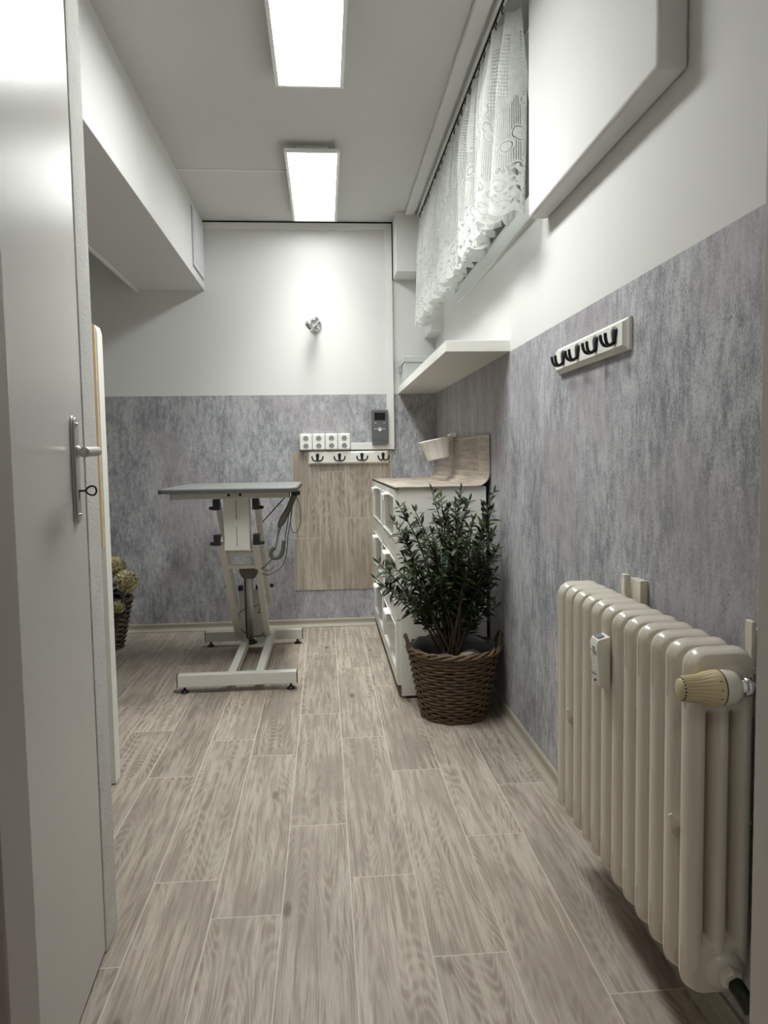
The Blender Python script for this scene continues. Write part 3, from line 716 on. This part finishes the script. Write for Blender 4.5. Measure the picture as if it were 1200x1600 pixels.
obj('coiled_sleeve', MB().tube(smoothpath([P2(-.248, .655), P2(-.262, .640), P2(-.262, .617), P2(-.246, .605), P2(-.222, .612), P2(-.207, .640), P2(-.200, .688)], 6), .0095, 12), M_olivedk, t2, smooth=True)
obj('clip', MB().box(-.160, -.118, 3.585, 3.64, .905, .929), M_black, t2, bevel=.003)

# ------------------------------------------------------------------ wicker baskets
def wicker(parent, c, r0, r1, h, rows, stakes, mat, seg=4):
    cx_, cy_ = c; w_ = MB(); n = stakes*seg
    for j in range(rows):
        z = .008+(h-.03)*j/(rows-1); r = r0+(r1-r0)*(z/h)**.85
        rad = (h-.03)/rows*.40
        for lay in (0,):
            P = [Vector((cx_+(r+.0055*math.sin(PI*i/seg+PI*(j % 2)))*math.cos(2*PI*i/n), cy_+(r+.0055*math.sin(PI*i/seg+PI*(j % 2)))*math.sin(2*PI*i/n), z+.0007*math.sin(i*.5+j*1.9))) for i in range(n)]
            w_.tube(P, rad, 6, closed=True)
    obj('woven_wall', w_, mat, parent, smooth=True)
    s_ = MB()
    for k in range(stakes):
        a = 2*PI*(k+.0)/stakes
        s_.tube([(cx_+(r0+(r1-r0)*q**.85)*math.cos(a), cy_+(r0+(r1-r0)*q**.85)*math.sin(a), h*q) for q in (0, .33, .66, 1.)], .0022, 6)
    obj('stakes', s_, mat, parent, smooth=True)
    rm = MB(); n = 120
    for ph in range(3):
        P = []
        for i in range(n):
            a = 2*PI*i/n; tw = a*7+ph*2*PI/3
            rr_ = r1+.008*math.cos(tw); P.append((cx_+rr_*math.cos(a), cy_+rr_*math.sin(a), h-.012+.009*math.sin(tw)))
        rm.tube(P, .0050, 7, closed=True)
    obj('rim', rm, mat, parent, smooth=True)
    bs = MB()
    for ph in range(2):
        P = []
        for i in range(90):
            a = 2*PI*i/90; tw = a*12+ph*PI; rr_ = r0+.002+.004*math.cos(tw); P.append((cx_+rr_*math.cos(a), cy_+rr_*math.sin(a), .009+.0045*math.sin(tw)))
        bs.tube(P, .0045, 6, closed=True)
    obj('base_braid', bs, mat, parent, smooth=True)
    return parent
BC = (.520, 3.045)
bas = thing('wicker_basket', 'brown wicker basket with two ear handles holding the olive tree', 'basket', (*BC, 0))
wicker(bas, BC, .128, .188, .298, 22, 26, M_wicker)
for sg in (-1, 1):
    hd = MB(); x_ = BC[0]+sg*.188
    for q in range(2):
        hd.tube(smoothpath([(x_-sg*.004, BC[1]-.045, .262), (x_+sg*.001, BC[1]-.035, .305), (x_+sg*(.010+.003*q), BC[1]-.015, .340-.004*q), (x_+sg*(.010+.003*q), BC[1]+.015, .340-.004*q), (x_+sg*.001, BC[1]+.035, .305), (x_-sg*.004, BC[1]+.045, .262)], 6), .0065, 8)
    obj('handle', hd, M_wicker_d, bas, smooth=True)
ln_ = MB(); ln_.loops([[(BC[0]+r*(1+.02*math.sin(7*a)+.012*math.sin(15*a+1))*math.cos(a), BC[1]+r*(1+.02*math.sin(7*a))*math.sin(a), z+(.006*math.sin(9*a) if z > .29 else 0)) for a in [2*PI*k/60 for k in range(60)]] for r, z in ((.112, .012), (.148, .20), (.166, .25), (.178, .295), (.175, .296), (.163, .25), (.146, .20))], False)
obj('liner', ln_, M_liner, bas, smooth=True)
obj('soil', MB().lathe([(.150, .195), (.154, .222), (.08, .232), (.01, .236)], (*BC, 0), (0, 0, 1), 40), M_soil, bas, smooth=True)
rnd = random.Random(5)
stl = ['large pale stone at the front right inside the wicker basket', 'small tan stone left of the stem inside the wicker basket', 'brown stone at the back inside the wicker basket']
for (x, y, z, r, q), l_ in zip(((.565, 2.955, .262, .032, 1.35), (.480, 2.965, .252, .022, 1.2), (.600, 3.06, .250, .026, 1.3)), stl):
    m_ = MB().ball((x, y, z), r, q, 1., .75, n=8)
    m_.v = [v+Vector((rnd.uniform(-1, 1), rnd.uniform(-1, 1), rnd.uniform(-1, 1)))*r*.07 for v in m_.v]
    tag(obj('stone', m_, M_stone, smooth=True), l_, 'stone', 'stones in the basket')

# olive tree
tree = thing('olive_tree', 'bushy dark green olive tree with a few black olives, planted in the wicker basket', 'plant', (.50, 3.03, .23))
def leaf(mb, p, d, L, W, nrm, tone, curl=.2):
    d = d.normalized(); s_ = d.cross(nrm)
    if s_.length < 1e-3: s_ = d.cross(Vector((0, 1, .3)))
    s_.normalize(); n_ = s_.cross(d).normalized(); k = len(mb.v)
    st = [(0, .06), (.2, .62), (.45, 1.), (.7, .8), (.9, .34), (1., .02)]
    vs_ = []
    for q, w_ in st:
        c_ = p+d*L*q-n_*L*curl*q*q
        vs_ += [c_-s_*W/2*w_+n_*W*.10*w_, c_, c_+s_*W/2*w_+n_*W*.10*w_]
    fs = []
    for i in range(len(st)-1):
        a = 3*i; fs += [(a, a+1, a+4, a+3), (a+1, a+2, a+5, a+4)]
    mb._a(vs_, fs); mb.tone += [tone]*len(fs)
rnd = random.Random(21)
def pxw(px, py, Y):      # branch tips from image pixels on the tree's middle plane, scaled about camera
    k = Y/3.05; return Vector(((.191+(px-583)*.00268)*k, Y, H+(.943-(py-765)*.0026-H)*k))
tips = [(626, 792), (617, 815), (632, 838), (676, 768), (690, 778), (700, 800), (720, 768), (733, 785), (712, 790), (772, 772), (768, 800), (786, 845), (783, 870), (787, 900), (786, 925), (775, 955),
        (588, 905), (592, 880), (600, 918), (612, 884), (632, 872), (626, 925), (645, 950), (655, 820), (680, 815), (700, 830), (740, 815), (660, 845), (690, 850), (720, 850), (750, 845), (765, 880), (742, 890),
        (700, 890), (672, 900), (722, 930), (750, 945), (695, 950), (660, 935), (735, 965), (712, 905), (680, 870), (760, 915), (640, 895), (705, 865), (728, 875), (650, 800), (755, 820), (690, 920), (770, 835),
        (700, 815), (715, 830), (735, 840), (675, 835), (745, 865), (715, 895), (735, 915), (690, 900), (755, 900), (768, 945), (745, 930), (715, 955), (670, 920), (775, 865), (725, 805)]
stm = MB(); lfm = MB()
root = Vector((.505, 3.035, .22))
for i, (px, py) in enumerate(tips):
    edge = i < 23
    Y = rnd.uniform(2.95, 3.10) if edge else rnd.uniform(2.88, 3.19)
    tip = pxw(px, py, Y); tip.x = min(tip.x, .69)
    r0 = root+Vector((rnd.uniform(-.03, .03), rnd.uniform(-.03, .03), 0))
    m1 = r0.lerp(tip, .35)+Vector((rnd.uniform(-.01, .01)-(tip.x-r0.x)*.03, rnd.uniform(-.02, .02), .035))
    m2 = r0.lerp(tip, .72)+Vector((rnd.uniform(-.02, .02)-(tip.x-r0.x)*.05, rnd.uniform(-.02, .02), .02))
    path = smoothpath([r0, m1, m2, tip], 9); N = len(path)
    stm.tube(path, [.0042*(1-.75*j/N)+.0006 for j in range(N)], 6)
    ln = sum((path[j+1]-path[j]).length for j in range(N-1))
    steps = int(ln*.70/.0150)
    ph = rnd.uniform(0, PI)
    for q in range(steps):
        tq = 1-(q/steps)*.70; j = min(N-2, int(tq*(N-1))); p = path[j].lerp(path[j+1], tq*(N-1)-j)
        dr = (path[j+1]-path[j]).normalized()
        sd = dr.cross(Vector((0, 1, 0))).normalized(); sd2 = dr.cross(sd)
        ph += 1.75
        for sg in (1, -1):
            if rnd.random() < .18: continue
            o_ = (sd*math.cos(ph)+sd2*math.sin(ph))*sg
            d = dr*rnd.uniform(.15, .9)+o_*rnd.uniform(.6, 1.1)+Vector((0, 0, rnd.uniform(-.35, .35)))
            L = rnd.uniform(.038, .060)*(1 if q > 2 else .72); t_ = rnd.random(); tone = t_*.4 if rnd.random() < .84 else rnd.uniform(.6, 1)
            e_ = p+d.normalized()*L
            if e_.x > .722 or e_.y > 3.262: continue
            leaf(lfm, p, d, L, L*rnd.uniform(.27, .36), Vector((rnd.uniform(-.4, .4), rnd.uniform(-.9, .1), 1)), tone, rnd.uniform(.0, .3))
    leaf(lfm, path[-1], path[-1]-path[-3], .036, .010, Vector((0, -1, .3)), .3)
obj('stems', stm, M_bark, tree, smooth=True)
obj('foliage', lfm, M_leaf, tree, smooth=True, fix=False)
for px, py in ((635, 804), (701, 789), (755, 788), (755, 797), (766, 846)):
    c_ = pxw(px, py, 2.95); obj('olive', MB().ball(c_, .0100, 1, 1, 1.15, n=8).tube([c_, c_+Vector((.003, .02, -.02))], .001, 5), M_fruit, tree, smooth=True)

# ------------------------------------------------------------------ hydrangea behind the partition
hb = thing('wicker_planter', 'dark wicker planter half hidden by the board screen at the far left', 'basket', (-1.305, 4.40, 0))
wicker(hb, (-1.305, 4.40), .11, .175, .30, 20, 18, M_wicker_d)
obj('soil', MB().lathe([(.13, .20), (.155, .255), (.02, .262)], (-1.305, 4.40, 0), (0, 0, 1), 30), M_soil, hb, smooth=True)
hy = thing('hydrangea', 'faded green and pink hydrangea heads with dark leaves in the far left planter', 'plant', (-1.305, 4.40, .25))
rnd = random.Random(9)
heads = [(-1.205, 4.36, .478, .056), (-1.128, 4.30, .405, .060), (-1.38, 4.36, .44, .06), (-1.30, 4.47, .50, .055), (-1.170, 4.27, .265, .034)]
st_ = MB()
for x, y, z, r in heads: st_.tube(smoothpath([(-1.305, 4.4, .25), ((x-1.305)/2, (y+4.4)/2, .25+(z-.25)*.6), (x, y, z)], 5), .004, 6)
obj('stems', st_, M_bark, hy, smooth=True)
for x, y, z, r in heads:
    pm = MB()
    pm.ball((x, y, z), r*.72, n=8); pm.tone += [.1]*len(pm.f)
    for i in range(260):
        a = rnd.uniform(0, 2*PI); c_ = rnd.uniform(-1, 1); s_ = math.sqrt(1-c_*c_); nv = Vector((s_*math.cos(a), s_*math.sin(a), c_))
        p = Vector((x, y, z))+nv*r*rnd.uniform(.78, .95); tg = nv.cross(Vector((rnd.random(), rnd.random(), rnd.random()))).normalized()
        leaf(pm, p, tg+nv*.5, r*.32, r*.26, nv, (rnd.random() if c_ < .2 else rnd.random()*.5), -.2)
    obj('flower_head', pm, M_petal, hy, fix=False)
lm = MB()
for i in range(34):
    a = rnd.uniform(0, 2*PI); p = Vector((-1.30+.05*math.cos(a), 4.38+.05*math.sin(a), rnd.uniform(.27, .36)))
    leaf(lm, p, Vector((math.cos(a), math.sin(a), rnd.uniform(-.1, .6))), rnd.uniform(.07, .11), rnd.uniform(.05, .065), Vector((0, 0, 1)), rnd.random(), .25)
obj('leaves', lm, M_hleaf, hy, smooth=True, fix=False)

# ------------------------------------------------------------------ lace curtain and rail
t = thing('curtain_rail', 'white curtain track on the ceiling edge above the window', 'curtain rail', (.60, 3.5, CZ))
obj('track', MB().box(.585, .612, .95, 4.56, CZ-.026, CZ), M_wplastic, t, bevel=.003)
obj('track_slot', MB().box(.595, .602, .96, 4.55, CZ-.0275, CZ-.0262), M_gap, t)
nh = 24
for i in range(nh):
    y = 2.47+(4.52-2.47)*i/(nh-1)
    obj('glider', MB().tube(smoothpath([(.598, y, CZ-.026), (.603, y, CZ-.036), (.598, y, CZ-.046), (.604, y+.003, CZ-.056)], 3), .0022, 6), M_iron, t, smooth=True)
cm = MB(); NU, NV = 1700, 30; Yc0, Yc1 = 2.425, 4.555; Hc = .645
folds = 21
def cpt(s, v):
    """s 0..1 along the rail, v 0..1 down"""
    ph = s*folds*2*PI+.9*math.sin(s*17)+.5*math.sin(s*41)
    am = (.018+.024*min(1, v*3.2))*(1+.25*math.sin(s*29))*(.6+.4*v)
    x = .606+am*math.sin(ph)+.010*math.sin(ph*2+v*2.+s*9)*v-.012*v+.006*math.sin(s*33+v*3)*v+.045*max(0, 1-s/.06)
    y = Yc0+(Yc1-Yc0)*s+.016*math.sin(ph*1.0+1.2)*(.25+v)+.010*v*math.sin(s*23)
    drop = .015*math.sin(ph+.4)*0.5
    return x, y, ph
us = 0; last = None; ulen = []
for i in range(NU+1):
    x, y, _ = cpt(i/NU, .5)
    if last: us += math.hypot(x-last[0], y-last[1])
    last = (x, y); ulen.append(us)
for i in range(NU+1):
    s = i/NU; u = ulen[i]
    sc_ = abs(math.sin(PI*u/.062)); hh = Hc+.016*sc_-.012+.010*math.sin(u*9)
    for j in range(NV+1):
        v = j/NV; x, y, ph = cpt(s, v)
        topz = CZ-.034-.016*(1-math.cos(ph))*.5*(1-v)
        cm.v.append(Vector((x, y, topz-(hh)*v)))
uvc = []
for i in range(NU):
    for j in range(NV):
        a = i*(NV+1)+j; cm.f.append((a, a+NV+1, a+NV+2, a+1))
        for (ii, jj) in ((i, j), (i+1, j), (i+1, j+1), (i, j+1)): uvc.append((ulen[ii], jj/NV*Hc))
cm.uv['cloth'] = uvc
tag(obj('lace_curtain', cm, M_lace, smooth=True, fix=False), 'gathered white lace valance with scalloped hem hanging in front of the window', 'curtain')

# ------------------------------------------------------------------ radiator
RX, RY0, RP, RZ0, RZ1, RD = .590, 1.181, .0612, .156, .752, .114
rad = thing('radiator', 'cream cast-iron column radiator under the hook rack on the right', 'radiator', (RX+RD/2, RY0+RP*5.5, 0))
def section_mesh():
    m_ = MB(); hw_ = .0265
    # columns
    cxs = (.0168, .057, .0972)
    for c_ in cxs:
        m_.loops([[(c_+.0168*math.cos(2*PI*k/20), hw_*.98*math.sin(2*PI*k/20), z) for k in range(20)] for z in (.05, .30, .545)])
    # headers (rounded outline in x-z, domed in y)
    def outline(z0, z1, rt_, rb_, ins, n=8):
        o = []
        for cx_, cz_, a0, r in ((RD-rt_, z1-rt_, 0, rt_), (rt_, z1-rt_, PI/2, rt_), (rb_, z0+rb_, PI, rb_), (RD-rb_, z0+rb_, 1.5*PI, rb_)):
            for k in range(n+1):
                a = a0+PI/2*k/n; rr_ = max(r-ins, .002); o.append((cx_+rr_*math.cos(a), cz_+rr_*math.sin(a)))
        return o
    for (z0, z1, rt_, rb_) in ((.490, RZ1-RZ0, .032, .012), (0, .095, .012, .032)):
        L = []
        for ins, y in ((.013, -hw_*.86), (.007, -hw_*.82), (.002, -hw_*.45), (0, -.004), (0, .004), (.002, hw_*.45), (.007, hw_*.82), (.013, hw_*.86)):
            L.append([(x, y, z) for x, z in outline(z0, z1, rt_, rb_, ins)])
        m_.loops(L)
        # raised casting seam round the header
        L = [[(x, y, z) for x, z in outline(z0, z1, rt_+.002, rb_+.002, i_)] for i_, y in ((.004, -.0035), (-.0022, -.0015), (-.0022, .0015), (.004, .0035))]
        m_.loops(L)
    return m_
tmp = obj('tmp', section_mesh(), M_cream)
md = tmp.modifiers.new('r', 'REMESH'); md.mode = 'VOXEL'; md.voxel_size = .0024; md.use_smooth_shade = True
ms = tmp.modifiers.new('s', 'SMOOTH'); ms.factor = .5; ms.iterations = 5
dg = bpy.context.evaluated_depsgraph_get(); secm = bpy.data.meshes.new_from_object(tmp.evaluated_get(dg)); secm.name = 'section'
bpy.data.objects.remove(tmp)
for p in secm.polygons: p.use_smooth = True
for i in range(12):
    o = bpy.data.objects.new('section', secm); COL.objects.link(o); o.parent = rad
    o.location = Vector((RX, RY0+RP*i, RZ0))-Vector(rad.location); ORIG[o.name] = Vector((0, 0, 0))
# hubs between sections
hb_ = MB()
for i in range(11):
    for z in (RZ0+.047, RZ1-.052):
        y = RY0+RP*i; hb_.cyl((RX+RD/2, y+.016, z), (RX+RD/2, y+RP-.016, z), .020, n=20)
obj('nipple', hb_, M_cream, rad, smooth=True)
for z in (RZ1-.058, RZ0+.045):
    obj('end_boss', MB().lathe([(.036, .018), (.034, .027), (.026, .032), (.024, .034)], (RX+.066, RY0, z), (0, -1, 0), 32), M_cream, rad, smooth=True)
pg_ = MB().lathe([(.017, .030), (.019, .034), (.019, .048), (.016, .052)], (RX+.066, RY0, RZ0+.045), (0, -1, 0), 6); obj('plug', pg_, M_cream, rad, bevel=.001)
pp = MB(); pp.tube([(RX+.069, RY0-.045, RZ0+.042), (RX+.080, RY0-.082, RZ0+.018)], [.014, .0135], 16); obj('union_nut', pp, M_brass, rad, smooth=True)
pp = MB(); pp.tube(smoothpath([(RX+.079, RY0-.078, RZ0+.020), (RX+.094, RY0-.12, RZ0-.015), (RX+.100, RY0-.14, RZ0-.06), (RX+.100, RY0-.14, .0)], 6), .0095, 14); obj('pipe', pp, M_pipe, rad, smooth=True)
# wall brackets, pins
for y, z in ((RY0+.030, .430), (RY0+RP*9.45, .430)):
    pn = MB().prism([(RX-.010, z+.022), (RX-.004, z+.024), (RX+.014, z+.006), (RX+.014, z-.024), (RX-.006, z-.010)], 1, y-.002, y+.002); pn.box(RX, RX+RD+.025, y-.003, y+.003, z-.003, z+.003)
    obj('spacer', pn, M_cream, rad)
bk = thing('radiator_bracket', 'small white wall bracket just above the middle of the radiator', 'bracket', (.72, 1.69, .72), 'radiator wall brackets')
obj('bracket_arm', MB().box(.700, .7145, 1.700, 1.722, .60, .792), M_cream, bk, bevel=.003)
obj('bracket_plate', MB().box(.7145, WX, 1.644, 1.700, .62, .785), M_cream, bk, bevel=.002)
bk = thing('radiator_bracket', 'narrow white wall bracket near the door jamb behind the thermostat', 'bracket', (.72, 1.2, .72), 'radiator wall brackets')
obj('bracket_arm', MB().box(.712, .720, 1.19, 1.212, .705, .790).box(.708, .724, 1.185, 1.215, .70, .712), M_cream, bk, bevel=.002)
obj('bracket_plate', MB().box(.720, WX, 1.185, 1.218, .62, .775), M_cream, bk, bevel=.002)
# heat meter
hm = thing('heat_meter', 'small cream heat cost meter clipped on the radiator front', 'heat meter', (.575, 1.52, .57))
z0, z1 = .577, .690
body = MB().prism([(.590, z0), (.568, z0+.010), (.562, z0+.07), (.560, z1-.012), (.564, z1-.003), (.590, z1+.004)], 1, 1.503, 1.545)
obj('meter_casing', body, M_lacq, hm, bevel=.002)
obj('display', MB().prism([(.566, z1-.001), (.580, z1+.0030), (.580, z1+.0042), (.566, z1+.0003)], 1, 1.512, 1.536), M_lcd, hm)
for z_, w2 in ((z1-.022, .010), (z1-.030, .016), (z0+.035, .014)): obj('marking', MB().box(.5590, .5625, 1.524-w2, 1.524+w2-.006, z_, z_+.0018), M_grey, hm)
obj('seal', MB().cyl((.5640, 1.518, z0+.022), (.5610, 1.518, z0+.022), .0028, n=12), M_black, hm)
# thermostat valve
tv = thing('thermostat_valve', 'yellowed ribbed thermostat head on a chrome valve at the near end of the radiator', 'thermostat', (.62, 1.12, .70))
a0_ = Vector((.624, 1.130, .699)); axv = Vector((-1, 0, .012)).normalized()
L = []; n = 96
for d, r, rib in ((-.022, .027, 0), (-.019, .029, 0), (.0, .029, 0), ):
    pass
obj('collar', MB().lathe([(.015, -.030), (.024, -.026), (.0285, -.016), (.0290, .0), (.0285, .001)], a0_+axv*.0, axv, 48), M_cream, tv, smooth=True)
obj('ring', MB().lathe([(.0286, .0008), (.0290, .0012), (.0290, .0022), (.0286, .0026)], a0_, axv, 48), M_black, tv, smooth=True)
for d, r, rib in ((.0026, .0288, 0), (.006, .0292, 0), (.016, .0285, .0), (.024, .0262, .0008), (.036, .0215, .0014), (.050, .0198, .0014), (.062, .0190, .0014), (.0635, .0180, .001)):
    ref = Vector((0, 0, 1)); x = (ref-axv*ref.dot(axv)).normalized(); y = axv.cross(x)
    L.append([a0_+axv*d+(x*math.cos(2*PI*k/n)+y*math.sin(2*PI*k/n))*(r+rib*math.cos(24*2*PI*k/n)) for k in range(n)])
obj('head', MB().loops(L), M_yellow, tv, smooth=True)
sl = MB()
for k in range(20):
    a = 2*PI*k/20; x = Vector((0, 0, 1)); y = axv.cross(x)
    c_ = a0_+axv*.0655; d1 = (x*math.cos(a)+y*math.sin(a)); sl.tube([c_+d1*.0135, c_+d1*.0178, c_+d1*.0182-axv*.002], .0011, 5)
obj('vent_slots', sl, M_black, tv)
obj('end_cap', MB().lathe([(.0178, .063), (.0176, .066), (.012, .069), (.004, .0705)], a0_, axv, 40), M_yellow, tv, smooth=True)
nm = MB()
for a in (-.35, .15, .65):
    x = Vector((0, 0, 1)); y = axv.cross(x); d1 = (y*math.cos(a)+x*math.sin(a))
    if d1.y > 0: d1 = -y*math.cos(a)+x*math.sin(a)
    nm.tube([a0_+axv*.009+d1*.0294, a0_+axv*.013+d1*.0290], .0007, 5)
obj('marking', nm, M_pipe, tv)
vb = MB(); vb.tube(smoothpath([a0_-axv*.026, a0_-axv*.040, a0_-axv*.058+Vector((0, 0, -.002))], 5), [.010]*4+[.012]*4+[.011]*3, 18)
vb.lathe([(.016, 0), (.016, .012)], a0_-axv*.040, -axv, 6)
vb.tube([a0_-axv*.048, (RX+.066, RY0-.030, RZ1-.058)], .010, 14)
obj('valve_body', vb, M_chrome, tv, smooth=True)
obj('valve_pipe', MB().tube(smoothpath([a0_-axv*.055, a0_-axv*.072+Vector((0, -.004, -.01)), a0_-axv*.078+Vector((0, -.006, -.06)), a0_-axv*.078+Vector((0, -.006, -.695))], 6), .010, 14), M_brown, tv, smooth=True)
